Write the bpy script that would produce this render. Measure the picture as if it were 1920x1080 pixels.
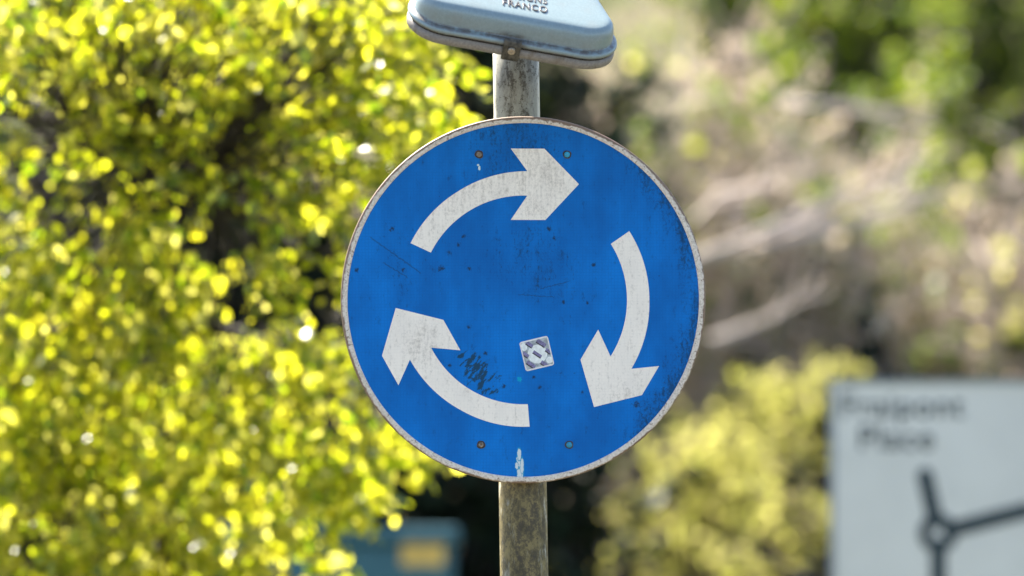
import bpy, bmesh, math, random
import numpy as np
from mathutils import Vector, Matrix

for o in list(bpy.data.objects):
    bpy.data.objects.remove(o, do_unlink=True)
random.seed(7)
rng = np.random.default_rng(11)
R = math.radians
S = bpy.context.scene
COL = S.collection

# ------------------------------------------------------------------ camera
PITCH = R(3.77)
DIST = 9.4
LENS = 200.0
cam_loc = Vector((0.0, -DIST, 1.70))
cd = bpy.data.cameras.new('camera')
cam = bpy.data.objects.new('camera', cd)
COL.objects.link(cam)
cam.location = cam_loc
cam.rotation_euler = (math.pi / 2 + PITCH, 0, 0)
cd.lens = LENS
cd.sensor_width = 36.0
cd.clip_start = 0.1
cd.clip_end = 2000
cd.dof.use_dof = True
cd.dof.focus_distance = DIST + 0.0
cd.dof.aperture_fstop = 2.8
S.camera = cam
CF = Vector((0, math.cos(PITCH), math.sin(PITCH)))
CU = Vector((0, -math.sin(PITCH), math.cos(PITCH)))
CR = Vector((1, 0, 0))
K = 0.18 / 1920.0                       # metres per photo pixel per metre of distance


def at(px, py, d):
    px, py, d = float(px), float(py), float(d)
    return cam_loc + d * (CF + (px - 960) * K * CR + (540 - py) * K * CU)


def at_back(px, py, d):
    return at(px, py, d + 0.45)


# ------------------------------------------------------------------ light
SUN_EL = R(52)
SUN_AZ = R(-38)                         # measured from +Y towards +X
sun_dir = Vector((math.sin(SUN_AZ) * math.cos(SUN_EL), math.cos(SUN_AZ) * math.cos(SUN_EL), math.sin(SUN_EL)))
W = bpy.data.worlds.new('World')
S.world = W
W.use_nodes = True
wn = W.node_tree.nodes
wl = W.node_tree.links
wn.clear()
wo = wn.new('ShaderNodeOutputWorld')
wb = wn.new('ShaderNodeBackground')
sk = wn.new('ShaderNodeTexSky')
sk.sky_type = 'NISHITA'
sk.sun_disc = False
sk.sun_elevation = SUN_EL
sk.sun_rotation = SUN_AZ
sk.air_density = 1.0
sk.dust_density = 1.6
sk.ozone_density = 1.0
wb.inputs['Strength'].default_value = 0.07
wl.new(sk.outputs[0], wb.inputs['Color'])
wl.new(wb.outputs[0], wo.inputs['Surface'])
sl = bpy.data.lights.new('sun', 'SUN')
sl.energy = 5.0
sl.angle = R(0.5)
sl.color = (1.0, 0.93, 0.80)
sun = bpy.data.objects.new('sun', sl)
COL.objects.link(sun)
sun.location = sun_dir * 60
sun.rotation_euler = sun_dir.to_track_quat('Z', 'Y').to_euler()

S.view_settings.view_transform = 'Standard'
S.view_settings.look = 'None'
S.view_settings.gamma = 1
S.view_settings.exposure = 2.6
S.render.engine = 'CYCLES'
S.cycles.use_denoising = True
S.cycles.sample_clamp_indirect = 6.0
S.cycles.max_bounces = 8
S.cycles.diffuse_bounces = 4
S.cycles.transmission_bounces = 6


# ------------------------------------------------------------------ helpers
def tag(o, label=None, cat=None, group=None, kind=None):
    if label: o['label'] = label
    if cat: o['category'] = cat
    if group: o['group'] = group
    if kind: o['kind'] = kind
    return o


def empty(name, loc, label, cat, group=None):
    o = bpy.data.objects.new(name, None)
    COL.objects.link(o)
    o.location = loc
    o.empty_display_size = 0.1
    return tag(o, label, cat, group)


def link(name, me, mat, parent=None, smooth=False):
    if mat is not None:
        me.materials.append(mat)
    if smooth:
        me.polygons.foreach_set('use_smooth', [True] * len(me.polygons))
    o = bpy.data.objects.new(name, me)
    COL.objects.link(o)
    if parent is not None:
        o.parent = parent
    return o


def tri_mesh(name, V, F):
    """V (n,3) floats, F (m,k) ints, all faces with k corners"""
    V = np.asarray(V, dtype=np.float32)
    F = np.asarray(F, dtype=np.int32)
    me = bpy.data.meshes.new(name)
    k = F.shape[1]
    me.vertices.add(len(V))
    me.vertices.foreach_set('co', V.ravel())
    me.loops.add(F.size)
    me.loops.foreach_set('vertex_index', F.ravel())
    me.polygons.add(len(F))
    me.polygons.foreach_set('loop_start', np.arange(0, F.size, k, dtype=np.int32))
    me.update(calc_edges=True)
    me.validate()
    return me


class MB:
    """collects polygons and links them as one mesh object"""
    def __init__(self):
        self.v = []
        self.f = []

    def add(self, vs, fs):
        b = len(self.v)
        self.v += [tuple(p) for p in vs]
        self.f += [tuple(b + i for i in q) for q in fs]

    def box(self, x0, x1, y0, y1, z0, z1, m=None):
        vs = [Vector((x, y, z)) for z in (z0, z1) for y in (y0, y1) for x in (x0, x1)]
        if m is not None:
            vs = [m @ v for v in vs]
        self.add(vs, [(0, 2, 3, 1), (4, 5, 7, 6), (0, 1, 5, 4), (2, 6, 7, 3), (0, 4, 6, 2), (1, 3, 7, 5)])

    def tube(self, pts, rad, n=6, cap=True):
        pts = [Vector(p) for p in pts]
        rings = []
        for i, p in enumerate(pts):
            d = (pts[min(i + 1, len(pts) - 1)] - pts[max(i - 1, 0)]).normalized()
            a = Vector((0, 0, 1)) if abs(d.z) < 0.9 else Vector((1, 0, 0))
            u = d.cross(a).normalized()
            w = d.cross(u)
            r = rad[i] if hasattr(rad, '__len__') else rad
            rings.append([p + r * (math.cos(2 * math.pi * k / n) * u + math.sin(2 * math.pi * k / n) * w) for k in range(n)])
        self.loft(rings, cap)

    def loft(self, rings, cap=True, capb=None):
        n = len(rings[0])
        vs = [v for r in rings for v in r]
        fs = []
        for i in range(len(rings) - 1):
            for k in range(n):
                a, b = i * n + k, i * n + (k + 1) % n
                fs.append((a, b, b + n, a + n))
        if cap:
            fs.append(tuple(range(n))[::-1])
            fs.append(tuple((len(rings) - 1) * n + k for k in range(n)))
        self.add(vs, fs)

    def build(self, name, mat, parent=None, smooth=False, bevel=0, angle=None):
        me = bpy.data.meshes.new(name)
        me.from_pydata(self.v, [], self.f)
        bm = bmesh.new()
        bm.from_mesh(me)
        bmesh.ops.recalc_face_normals(bm, faces=bm.faces)
        bm.to_mesh(me)
        bm.free()
        o = link(name, me, mat, parent, smooth)
        if bevel:
            md = o.modifiers.new('bevel', 'BEVEL')
            md.width = bevel
            md.segments = 3
            md.limit_method = 'ANGLE'
        return o


class NT:
    """small helper for writing node materials"""
    def __init__(self, name):
        self.m = bpy.data.materials.new(name)
        self.m.use_nodes = True
        self.n = self.m.node_tree.nodes
        self.l = self.m.node_tree.links
        self.n.clear()
        self.out = self.n.new('ShaderNodeOutputMaterial')

    def new(self, t, **kw):
        nd = self.n.new(t)
        for k, v in kw.items():
            setattr(nd, k, v)
        return nd

    def put(self, sock, v):
        if hasattr(v, 'is_output') or isinstance(v, bpy.types.NodeSocket):
            self.l.new(v, sock)
        elif isinstance(v, (tuple, list, Vector)) and len(v) == 3 and sock.type == 'RGBA':
            sock.default_value = (*v, 1)
        else:
            sock.default_value = v

    def coord(self, kind='Object'):
        return self.new('ShaderNodeTexCoord').outputs[kind]

    def mapping(self, vec, scale=(1, 1, 1), loc=(0, 0, 0), rot=(0, 0, 0)):
        m = self.new('ShaderNodeMapping')
        self.l.new(vec, m.inputs['Vector'])
        m.inputs['Scale'].default_value = scale
        m.inputs['Location'].default_value = loc
        m.inputs['Rotation'].default_value = rot
        return m.outputs[0]

    def noise(self, vec, scale, detail=4, rough=0.55, dist=0.0):
        n = self.new('ShaderNodeTexNoise')
        self.l.new(vec, n.inputs['Vector'])
        n.inputs['Scale'].default_value = scale
        n.inputs['Detail'].default_value = detail
        n.inputs['Roughness'].default_value = rough
        n.inputs['Distortion'].default_value = dist
        return n.outputs['Fac']

    def voronoi(self, vec, scale, feature='F1', rand=1.0):
        n = self.new('ShaderNodeTexVoronoi', feature=feature)
        self.l.new(vec, n.inputs['Vector'])
        n.inputs['Scale'].default_value = scale
        n.inputs['Randomness'].default_value = rand
        return n.outputs['Distance']

    def math(self, op, a, b=0.0, clamp=False):
        n = self.new('ShaderNodeMath', operation=op)
        n.use_clamp = clamp
        self.put(n.inputs[0], a)
        self.put(n.inputs[1], b)
        return n.outputs[0]

    def step(self, v, lo, hi, a=0.0, b=1.0):
        n = self.new('ShaderNodeMapRange')
        n.interpolation_type = 'SMOOTHSTEP'
        self.put(n.inputs['Value'], v)
        n.inputs['From Min'].default_value = lo
        n.inputs['From Max'].default_value = hi
        n.inputs['To Min'].default_value = a
        n.inputs['To Max'].default_value = b
        return n.outputs[0]

    def mix(self, fac, a, b):
        n = self.new('ShaderNodeMix', data_type='RGBA')
        self.put(n.inputs['Factor'], fac)
        self.put(n.inputs[6], a)
        self.put(n.inputs[7], b)
        return n.outputs[2]

    def sep(self, vec):
        n = self.new('ShaderNodeSeparateXYZ')
        self.l.new(vec, n.inputs[0])
        return n.outputs

    def dist_to(self, vec, p, sc=(1, 1, 1)):
        """distance of vec from p, stretched by sc"""
        a = self.new('ShaderNodeVectorMath', operation='SUBTRACT')
        self.l.new(vec, a.inputs[0])
        a.inputs[1].default_value = p
        b = self.new('ShaderNodeVectorMath', operation='MULTIPLY')
        self.l.new(a.outputs[0], b.inputs[0])
        b.inputs[1].default_value = sc
        c = self.new('ShaderNodeVectorMath', operation='LENGTH')
        self.l.new(b.outputs[0], c.inputs[0])
        return c.outputs['Value']

    def principled(self, color, rough=0.5, metal=0.0, spec=0.5, bump=None, bump_d=0.001, bump_s=0.3):
        p = self.new('ShaderNodeBsdfPrincipled')
        self.put(p.inputs['Base Color'], color)
        self.put(p.inputs['Roughness'], rough)
        self.put(p.inputs['Metallic'], metal)
        p.inputs['Specular IOR Level'].default_value = spec
        if bump is not None:
            b = self.new('ShaderNodeBump')
            b.inputs['Strength'].default_value = bump_s
            b.inputs['Distance'].default_value = bump_d
            self.l.new(bump, b.inputs['Height'])
            self.l.new(b.outputs[0], p.inputs['Normal'])
        self.l.new(p.outputs[0], self.out.inputs['Surface'])
        return p


def plain(name, col, rough=0.5, metal=0.0, var=0.15, scale=20.0, spec=0.5):
    t = NT(name)
    n = t.noise(t.coord(), scale, 5, 0.6)
    c = t.mix(t.step(n, 0.3, 0.7), tuple(x * (1 - var) for x in col), tuple(min(1, x * (1 + var)) for x in col))
    t.principled(c, rough, metal, spec, n, 0.001, 0.15)
    return t.m


def leaf_mat(name, cols, trans, fac=0.5, rough=0.35, spec=0.5):
    """leaf: reflecting principled side mixed with light coming through"""
    t = NT(name)
    g = t.new('ShaderNodeNewGeometry')
    r = g.outputs['Random Per Island']
    ramp = t.new('ShaderNodeValToRGB')
    t.l.new(r, ramp.inputs[0])
    els = ramp.color_ramp.elements
    while len(els) < len(cols):
        els.new(0.5)
    for i, c in enumerate(cols):
        els[i].position = i / max(1, len(cols) - 1)
        els[i].color = (*c, 1)
    ramp2 = t.new('ShaderNodeValToRGB')
    t.l.new(r, ramp2.inputs[0])
    els = ramp2.color_ramp.elements
    while len(els) < len(trans):
        els.new(0.5)
    for i, c in enumerate(trans):
        els[i].position = i / max(1, len(trans) - 1)
        els[i].color = (*c, 1)
    p = t.new('ShaderNodeBsdfPrincipled')
    t.l.new(ramp.outputs[0], p.inputs['Base Color'])
    p.inputs['Roughness'].default_value = rough
    p.inputs['Specular IOR Level'].default_value = spec
    tr = t.new('ShaderNodeBsdfTranslucent')
    t.l.new(ramp2.outputs[0], tr.inputs['Color'])
    mx = t.new('ShaderNodeMixShader')
    mx.inputs[0].default_value = fac
    t.l.new(p.outputs[0], mx.inputs[1])
    t.l.new(tr.outputs[0], mx.inputs[2])
    t.l.new(mx.outputs[0], t.out.inputs['Surface'])
    return t.m


# leaf template: a pointed oval folded along its midrib, unit length along +y
LT = np.array([(0, 0, 0), (-.30, .22, .07), (-.40, .50, .09), (-.22, .80, .03), (0, 1.0, -.06),
               (.22, .80, .03), (.40, .50, .09), (.30, .22, .07), (0, .25, 0), (0, .52, 0), (0, .80, -.02)], dtype=np.float64)
LF = np.array([(0, 8, 1), (0, 7, 8), (1, 8, 9), (1, 9, 2), (7, 6, 9), (7, 9, 8), (2, 9, 10), (2, 10, 3), (6, 5, 10), (6, 10, 9),
               (3, 10, 4), (5, 4, 10)])


def leaves_mesh(name, pos, direc, norm, size, width=1.0):
    """one mesh of leaves; pos, direc (along the leaf), norm (its face) are (n,3), size (n,)"""
    pos = np.asarray(pos); d = np.asarray(direc, dtype=float); nm = np.asarray(norm, dtype=float)
    d /= np.linalg.norm(d, axis=1)[:, None] + 1e-9
    x = np.cross(d, nm)
    x /= np.linalg.norm(x, axis=1)[:, None] + 1e-9
    z = np.cross(x, d)
    s = np.asarray(size)[:, None, None]
    V = pos[:, None, :] + s * (LT[None, :, 0, None] * width * x[:, None, :] + LT[None, :, 1, None] * d[:, None, :] + LT[None, :, 2, None] * z[:, None, :])
    n = len(pos)
    F = LF[None, :, :] + (np.arange(n) * len(LT))[:, None, None]
    return tri_mesh(name, V.reshape(-1, 3), F.reshape(-1, 3))


def tubes_mesh(name, paths, n=4):
    """paths: list of (points (k,3), radii (k,)) -> one mesh"""
    VV, FF, base = [], [], 0
    ang = np.arange(n) * 2 * np.pi / n
    for P, r in paths:
        P = np.asarray(P, dtype=float)
        r = np.asarray(r, dtype=float)
        k = len(P)
        D = np.gradient(P, axis=0)
        D /= np.linalg.norm(D, axis=1)[:, None] + 1e-9
        A = np.where(np.abs(D[:, 2:3]) < 0.9, np.array([[0, 0, 1.0]]), np.array([[1.0, 0, 0]]))
        U = np.cross(D, A)
        U /= np.linalg.norm(U, axis=1)[:, None] + 1e-9
        Wv = np.cross(D, U)
        ring = P[:, None, :] + r[:, None, None] * (np.cos(ang)[None, :, None] * U[:, None, :] + np.sin(ang)[None, :, None] * Wv[:, None, :])
        VV.append(ring.reshape(-1, 3))
        i = np.arange(k - 1)[:, None] * n
        j = np.arange(n)[None, :]
        j2 = (j + 1) % n
        q = np.stack([i + j, i + j2, i + n + j2, i + n + j], axis=-1).reshape(-1, 4) + base
        FF.append(q)
        base += k * n
    return tri_mesh(name, np.concatenate(VV), np.concatenate(FF))


def unit(v):
    return v / (np.linalg.norm(v) + 1e-9)


# ------------------------------------------------------------------ materials of the setting
def ground_material():
    t = NT('grass_ground')
    c = t.coord()
    n1 = t.noise(c, 0.6, 6, 0.6)
    n2 = t.noise(c, 9.0, 6, 0.7)
    a = t.mix(t.step(n1, 0.35, 0.65), (0.045, 0.06, 0.018), (0.085, 0.07, 0.04))
    b = t.mix(t.step(n2, 0.35, 0.7), a, (0.035, 0.04, 0.016))
    t.principled(b, 0.95, 0, 0.2, n2, 0.05, 0.6)
    return t.m


def asphalt_material():
    t = NT('asphalt')
    c = t.coord()
    n1 = t.noise(c, 180, 3, 0.7)
    n2 = t.noise(c, 0.7, 5, 0.6)
    a = t.mix(t.step(n1, 0.35, 0.7), (0.05, 0.046, 0.040), (0.11, 0.10, 0.088))
    a = t.mix(t.step(n2, 0.4, 0.7), a, (0.07, 0.068, 0.065))
    t.principled(a, 0.9, 0, 0.3, n1, 0.004, 0.6)
    return t.m


def hill_material():
    t = NT('hillside_earth')
    c = t.coord()
    n1 = t.noise(c, 0.8, 6, 0.65, 0.4)
    n2 = t.noise(c, 4.0, 6, 0.7)
    a = t.mix(t.step(n1, 0.35, 0.62), (0.05, 0.06, 0.02), (0.14, 0.11, 0.08))
    b = t.mix(t.step(n2, 0.45, 0.75), a, (0.10, 0.12, 0.03))
    t.principled(b, 1.0, 0, 0.1, n2, 0.1, 0.6)
    return t.m


M = {}
M['grass'] = ground_material()
M['asphalt'] = asphalt_material()
M['hill'] = hill_material()
M['concrete'] = plain('concrete', (0.35, 0.34, 0.32), 0.9, 0, 0.25, 12)
M['bark_dark'] = plain('dark_bark', (0.028, 0.021, 0.018), 0.9, 0, 0.4, 30)
M['twig'] = plain('pale_twig', (0.41, 0.335, 0.285), 0.8, 0, 0.35, 3)
M['twig_brown'] = plain('brown_twig', (0.20, 0.15, 0.12), 0.85, 0, 0.4, 3)


# ------------------------------------------------------------------ the setting
def hill_z(x, y):
    k = max(0.0, y - 12.0)
    z = 0.46 * k if k > 1.5 else 0.46 * k * k / 3.0 + 0.23 * k * 0
    if k > 1.5:
        z -= 0.345
    return z + 0.12 * math.sin(x * 0.9 + y * 0.5) * min(1, k / 3) + 0.25 * math.sin(x * 0.23 - y * 0.31) * min(1, k / 6)


g = MB()
g.add([(-400, -400, 0), (400, -400, 0), (400, 400, 0), (-400, 400, 0)], [(0, 1, 2, 3)])
tag(g.build('ground', M['grass']), kind='structure')
g = MB()
g.add([(-80, -16, 0.004), (80, -16, 0.004), (80, -1.2, 0.004), (-80, -1.2, 0.004)], [(0, 1, 2, 3)])
tag(g.build('road', M['asphalt']), kind='structure')
g = MB()
g.box(-80, 80, -1.2, -1.05, 0.0, 0.13)
tag(g.build('kerb', M['concrete'], bevel=0.015), kind='structure')
g = MB()
nx, ny = 90, 60
vs, fs = [], []
for j in range(ny + 1):
    y = 11.9 + 60.0 * (j / ny) ** 1.3
    for i in range(nx + 1):
        x = -40 + 80.0 * i / nx
        vs.append((x, y, hill_z(x, y) + 0.01))
for j in range(ny):
    for i in range(nx):
        a = j * (nx + 1) + i
        fs.append((a, a + 1, a + nx + 2, a + nx + 1))
g.add(vs, fs)
tag(g.build('hillside', M['hill'], smooth=True), kind='structure')


# ================================================================== THE ROUNDABOUT SIGN
SC = at(981.3, 562.3, DIST)             # centre of the sign face
PXM = DIST * K                          # metres per photo pixel at the sign


def px_mat(t):
    """object coordinates of the sign face turned into photo pixels about its centre"""
    return t.mapping(t.coord(), (1 / PXM,) * 3)


def sheeting(t, c):
    """honeycomb of the reflective sheeting"""
    sc = 1 / 6.0
    cm = t.mapping(c, (1.0, 0.0, 1.0))
    v = t.voronoi(cm, sc, 'DISTANCE_TO_EDGE', 0.12)
    return t.step(v, 0.03, 0.14)


def speckles(t, c, s, lo, hi):
    n = t.noise(t.mapping(c, (1, 0, 1)), s, 4, 0.65)
    return t.step(n, lo, hi)


def blue_material():
    t = NT('blue_sheeting')
    c = px_mat(t)
    cells = sheeting(t, c)
    big = t.noise(t.mapping(c, (1, 0, 0.55)), 1 / 110.0, 5, 0.6)
    col = t.mix(t.step(big, 0.3, 0.75), (0.0001, 0.106, 0.375), (0.0002, 0.170, 0.565))
    col = t.mix(t.math('MULTIPLY', t.math('SUBTRACT', 1.0, cells), 0.20), col, (0.004, 0.07, 0.26))
    grain = t.noise(t.mapping(c, (1, 0, 1)), 1 / 2.6, 2, 0.8)
    col = t.mix(t.step(grain, 0.52, 0.85, 0, 0.35), col, (0.003, 0.055, 0.20))
    dark = (0.008, 0.035, 0.075)
    zz = t.sep(c)[2]
    film = t.noise(t.mapping(c, (1, 0, 0.10), (8, 0, 3)), 1 / 24.0, 4, 0.6)
    col = t.mix(t.math('MULTIPLY', t.step(zz, -160, 300, 0.0, 0.24), t.step(film, 0.25, 0.7)), col, (0.001, 0.062, 0.215))
    # grime run in vertical streaks, thicker above and at the right rim
    x, y, z = t.sep(c)
    streak = t.noise(t.mapping(c, (1, 0, 0.16)), 1 / 16.0, 5, 0.7)
    patch = t.noise(t.mapping(c, (1, 0, 0.7), (37, 0, 11)), 1 / 75.0, 3, 0.6)
    fine = t.noise(t.mapping(c, (1, 0, 0.7)), 1 / 5.0, 5, 0.75)
    top = t.math('MULTIPLY', t.step(z, 120, 330), t.step(t.math('ABSOLUTE', t.math('ADD', x, 25.0)), 150, 30))
    side = t.math('MULTIPLY', t.step(t.dist_to(c, (0, 0, 0)), 265, 335), t.step(x, 120, 250))
    mid = t.step(t.dist_to(c, (30, 0, 80), (1 / 140, 0, 1 / 140)), 1.0, 0.2)
    lft = t.step(t.dist_to(c, (-230, 0, 60), (1 / 110, 0, 1 / 170)), 1.0, 0.2)
    zone = t.math('ADD', t.math('ADD', t.math('MULTIPLY', top, 0.11), t.math('MULTIPLY', side, 0.14)),
                  t.math('ADD', t.math('MULTIPLY', mid, 0.08), t.math('MULTIPLY', lft, 0.035)))
    g1 = t.math('ADD', t.math('ADD', t.math('MULTIPLY', fine, 0.5), t.math('MULTIPLY', streak, 0.3)), t.math('MULTIPLY', patch, 0.2))
    g1 = t.math('ADD', g1, zone)
    col = t.mix(t.step(g1, 0.575, 0.70, 0, 0.75), col, dark)
    bl = t.noise(t.mapping(c, (1, 0, 0.6), (12, 0, 77)), 1 / 15.0, 6, 0.75)
    bl = t.math('ADD', bl, t.math('MULTIPLY', zone, 0.5))
    col = t.mix(t.step(bl, 0.56, 0.72, 0, 0.55), col, (0.004, 0.040, 0.115))
    bf = t.noise(t.mapping(c, (1, 0, 0.8), (5, 0, 31)), 1 / 3.2, 4, 0.8)
    bf = t.math('ADD', bf, t.math('MULTIPLY', t.math('SUBTRACT', bl, 0.5), 0.45))
    col = t.mix(t.step(bf, 0.60, 0.74, 0, 0.6), col, (0.006, 0.035, 0.085))
    # single specks
    n2 = t.noise(t.mapping(c, (1, 0, 0.8), (91, 0, 5)), 1 / 9.0, 3, 0.6)
    col = t.mix(t.step(n2, 0.715, 0.76, 0, 0.85), col, (0.01, 0.022, 0.035))
    # spots and the dark peeling patch by the lower arrow
    wob = t.noise(t.mapping(c, (1, 0, 1)), 1 / 7.0, 3, 0.7)
    fleck = t.noise(t.mapping(c, (1, 0, 0.8), (3, 0, 9)), 1 / 4.5, 4, 0.7)
    spots = [(-102, -51, 4.5), (-71, -100, 4.5), (-138, -123, 4), (-36, -161, 4.5), (20, -144, 3.5), (31, -163, 4), (213, -195, 7), (111, -172, 3.5),
             (-154, 58, 6), (-226, 55, 4), (-101, 57, 4), (-312, 55, 4.5), (-140, 88, 4), (132, 66, 4), (48, 133, 5), (58, 115, 4), (75, -4, 4), (-249, 129, 3),
             (-245, 133, 4), (120, -5, 3), (-113, 118, 4), (-122, 103, 4)]
    for sx, sz, sr in spots:
        d = t.dist_to(c, (sx, 0, sz), (1 / sr, 0, 1 / sr))
        d = t.math('ADD', d, t.math('MULTIPLY', fleck, 4.2))
        col = t.mix(t.step(d, 3.35, 2.3, 0, 0.85), col, (0.010, 0.024, 0.042))
    rt = t.mapping(c, rot=(0, R(33), 0))
    pe = t.dist_to(rt, tuple(Matrix.Rotation(R(33), 3, 'Y') @ Vector((-84, 0, -137))), (1 / 22, 0, 1 / 50))
    rt2 = t.mapping(t.mapping(c, rot=(0, R(-40), 0)), (1, 0, 0.42))
    pn = t.noise(rt2, 1 / 9.0, 5, 0.65)
    pe = t.math('ADD', pe, t.math('MULTIPLY', t.math('SUBTRACT', pn, 0.5), 5.2))
    col = t.mix(t.step(pe, 0.85, 0.45, 0, 0.88), col, (0.010, 0.040, 0.060))
    # long hair scratches
    for (x0, z0, x1, z1, w_) in [(-290, 118, -190, 48, 1.3), (-265, 70, -215, 40, 1.0), (90, 36, 30, 20, .9), (-12, 10, 60, 5, .8)]:
        L = math.hypot(x1 - x0, z1 - z0)
        ang = math.atan2(z1 - z0, x1 - x0)
        ca, sa = math.cos(ang), math.sin(ang)
        dx = t.math('SUBTRACT', x, x0); dz = t.math('SUBTRACT', z, z0)
        u = t.math('ADD', t.math('MULTIPLY', dx, ca), t.math('MULTIPLY', dz, sa))
        v = t.math('ADD', t.math('MULTIPLY', dx, -sa), t.math('MULTIPLY', dz, ca))
        v = t.math('ADD', v, t.math('MULTIPLY', t.math('SUBTRACT', wob, 0.5), 8.0))
        m_ = t.math('MULTIPLY', t.step(t.math('ABSOLUTE', v), w_ * 1.6, w_ * 0.5), t.math('MULTIPLY', t.step(u, 0, 5), t.step(u, L, L - 5)))
        col = t.mix(t.math('MULTIPLY', m_, 0.5), col, dark)
    # flaked paint above the lower rim, bare and pale
    chips = [(-5, -331, 6.5, 24), (-8, -300, 4.2, 12), (-7, -288, 3.4, 12), (-2, -310, 3.2, 14), (-12, -308, 3.0, 7), (-83, 246, 2.2, 5), (-85, 251, 2.6, 2)]
    hal = t.noise(t.mapping(c, (1, 0, .6)), 1 / 8.0, 3, 0.7)
    for sx, sz, rx, rz in chips:
        d = t.dist_to(c, (sx, 0, sz), (1 / rx, 0, 1 / rz))
        d = t.math('ADD', d, t.math('MULTIPLY', t.math('SUBTRACT', hal, 0.5), 1.8))
        col = t.mix(t.step(d, 1.35, 1.1, 0, 0.8), col, (0.02, 0.26, 0.42))
        col = t.mix(t.step(d, 0.98, 0.86), col, (0.55, 0.60, 0.60))
    tq = t.dist_to(c, (-6, 0, -147), (1 / 5, 0, 1 / 10))
    tq = t.math('ADD', tq, t.math('MULTIPLY', t.math('SUBTRACT', wob, 0.5), 5.0))
    col = t.mix(t.step(tq, 0.7, 0.4, 0, 0.8), col, (0.0, 0.32, 0.48))
    rg = t.step(g1, 0.55, 0.75, 0.34, 0.7)
    t.principled(col, rg, 0, 0.12, cells, 0.0004, 0.06)
    return t.m


def white_sheeting(name, base=(0.84, 0.76, 0.66), grime=0.0):
    t = NT(name)
    c = px_mat(t)
    cells = sheeting(t, c)
    col = t.mix(t.math('MULTIPLY', t.math('SUBTRACT', 1.0, cells), 0.10), base, (0.52, 0.48, 0.43))
    patch = t.noise(t.mapping(c, (1, 0, 0.6)), 1 / 60.0, 4, 0.6)
    col = t.mix(t.step(patch, 0.35, 0.75, 0, 0.22), col, (0.55, 0.51, 0.47))
    x, y, z = t.sep(c)
    streak = t.noise(t.mapping(c, (1, 0, 0.14)), 1 / 9.0, 5, 0.7)
    fine = t.noise(t.mapping(c, (1, 0, 0.8)), 1 / 4.5, 5, 0.75)
    top = t.math('MULTIPLY', t.step(z, 40, 250), 0.055)
    clot = t.step(t.dist_to(c, (-190, 0, -85), (1 / 60, 0, 1 / 60)), 1.0, 0.1, 0, 0.07)
    clot2 = t.step(t.dist_to(c, (185, 0, -180), (1 / 60, 0, 1 / 40)), 1.0, 0.1, 0, 0.05)
    g1 = t.math('ADD', t.math('ADD', t.math('MULTIPLY', fine, 0.42), t.math('MULTIPLY', streak, 0.33)), t.math('MULTIPLY', t.noise(t.mapping(c, (1, 0, 0.8), (60, 0, 2)), 1 / 13.0, 5, 0.7), 0.25))
    g1 = t.math('ADD', t.math('ADD', g1, top), t.math('ADD', clot, clot2))
    col = t.mix(t.step(g1, 0.49 - grime, 0.70, 0, 0.58), col, (0.20, 0.155, 0.115))
    n2 = t.noise(t.mapping(c, (1, 0, 0.8), (91, 0, 5)), 1 / 7.0, 3, 0.6)
    col = t.mix(t.step(n2, 0.71, 0.76, 0, 0.75), col, (0.12, 0.09, 0.075))
    t.principled(col, 0.5, 0, 0.3, cells, 0.0004, 0.06)
    return t.m


def rim_material():
    t = NT('worn_white_rim')
    c = px_mat(t)
    r = t.dist_to(c, (0, 0, 0), (1, 0, 1))
    fine = t.noise(c, 1 / 4.0, 4, 0.7)
    big = t.noise(c, 1 / 60.0, 3, 0.6)
    nib = t.noise(c, 1 / 9.0, 3, 0.6)
    x, y, z = t.sep(c)
    col = t.mix(t.step(fine, 0.38, 0.68, 0, 0.65), (0.66, 0.59, 0.51), (0.36, 0.29, 0.22))
    top = t.step(z, 80, 320, 0, 3.2)
    lft = t.step(x, -150, -320, 0, 1.2)
    rg = t.math('SUBTRACT', r, 341.0)
    rg = t.math('ADD', rg, t.math('MULTIPLY', t.math('SUBTRACT', nib, 0.5), 8.0))
    rg = t.math('ADD', rg, t.math('MULTIPLY', t.math('SUBTRACT', big, 0.45), 10.0))
    rg = t.math('ADD', rg, t.math('ADD', top, lft))
    col = t.mix(t.step(rg, -2.0, 0.8, 0, 0.9), col, (0.15, 0.085, 0.050))
    dots = t.noise(t.mapping(c, loc=(13, 4, 8)), 1 / 5.0, 2, 0.6)
    col = t.mix(t.step(dots, 0.60, 0.70, 0, 0.75), col, (0.16, 0.10, 0.07))
    t.principled(col, 0.55, 0, 0.4, fine, 0.001, 0.4)
    return t.m


lean = -0.0159


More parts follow.
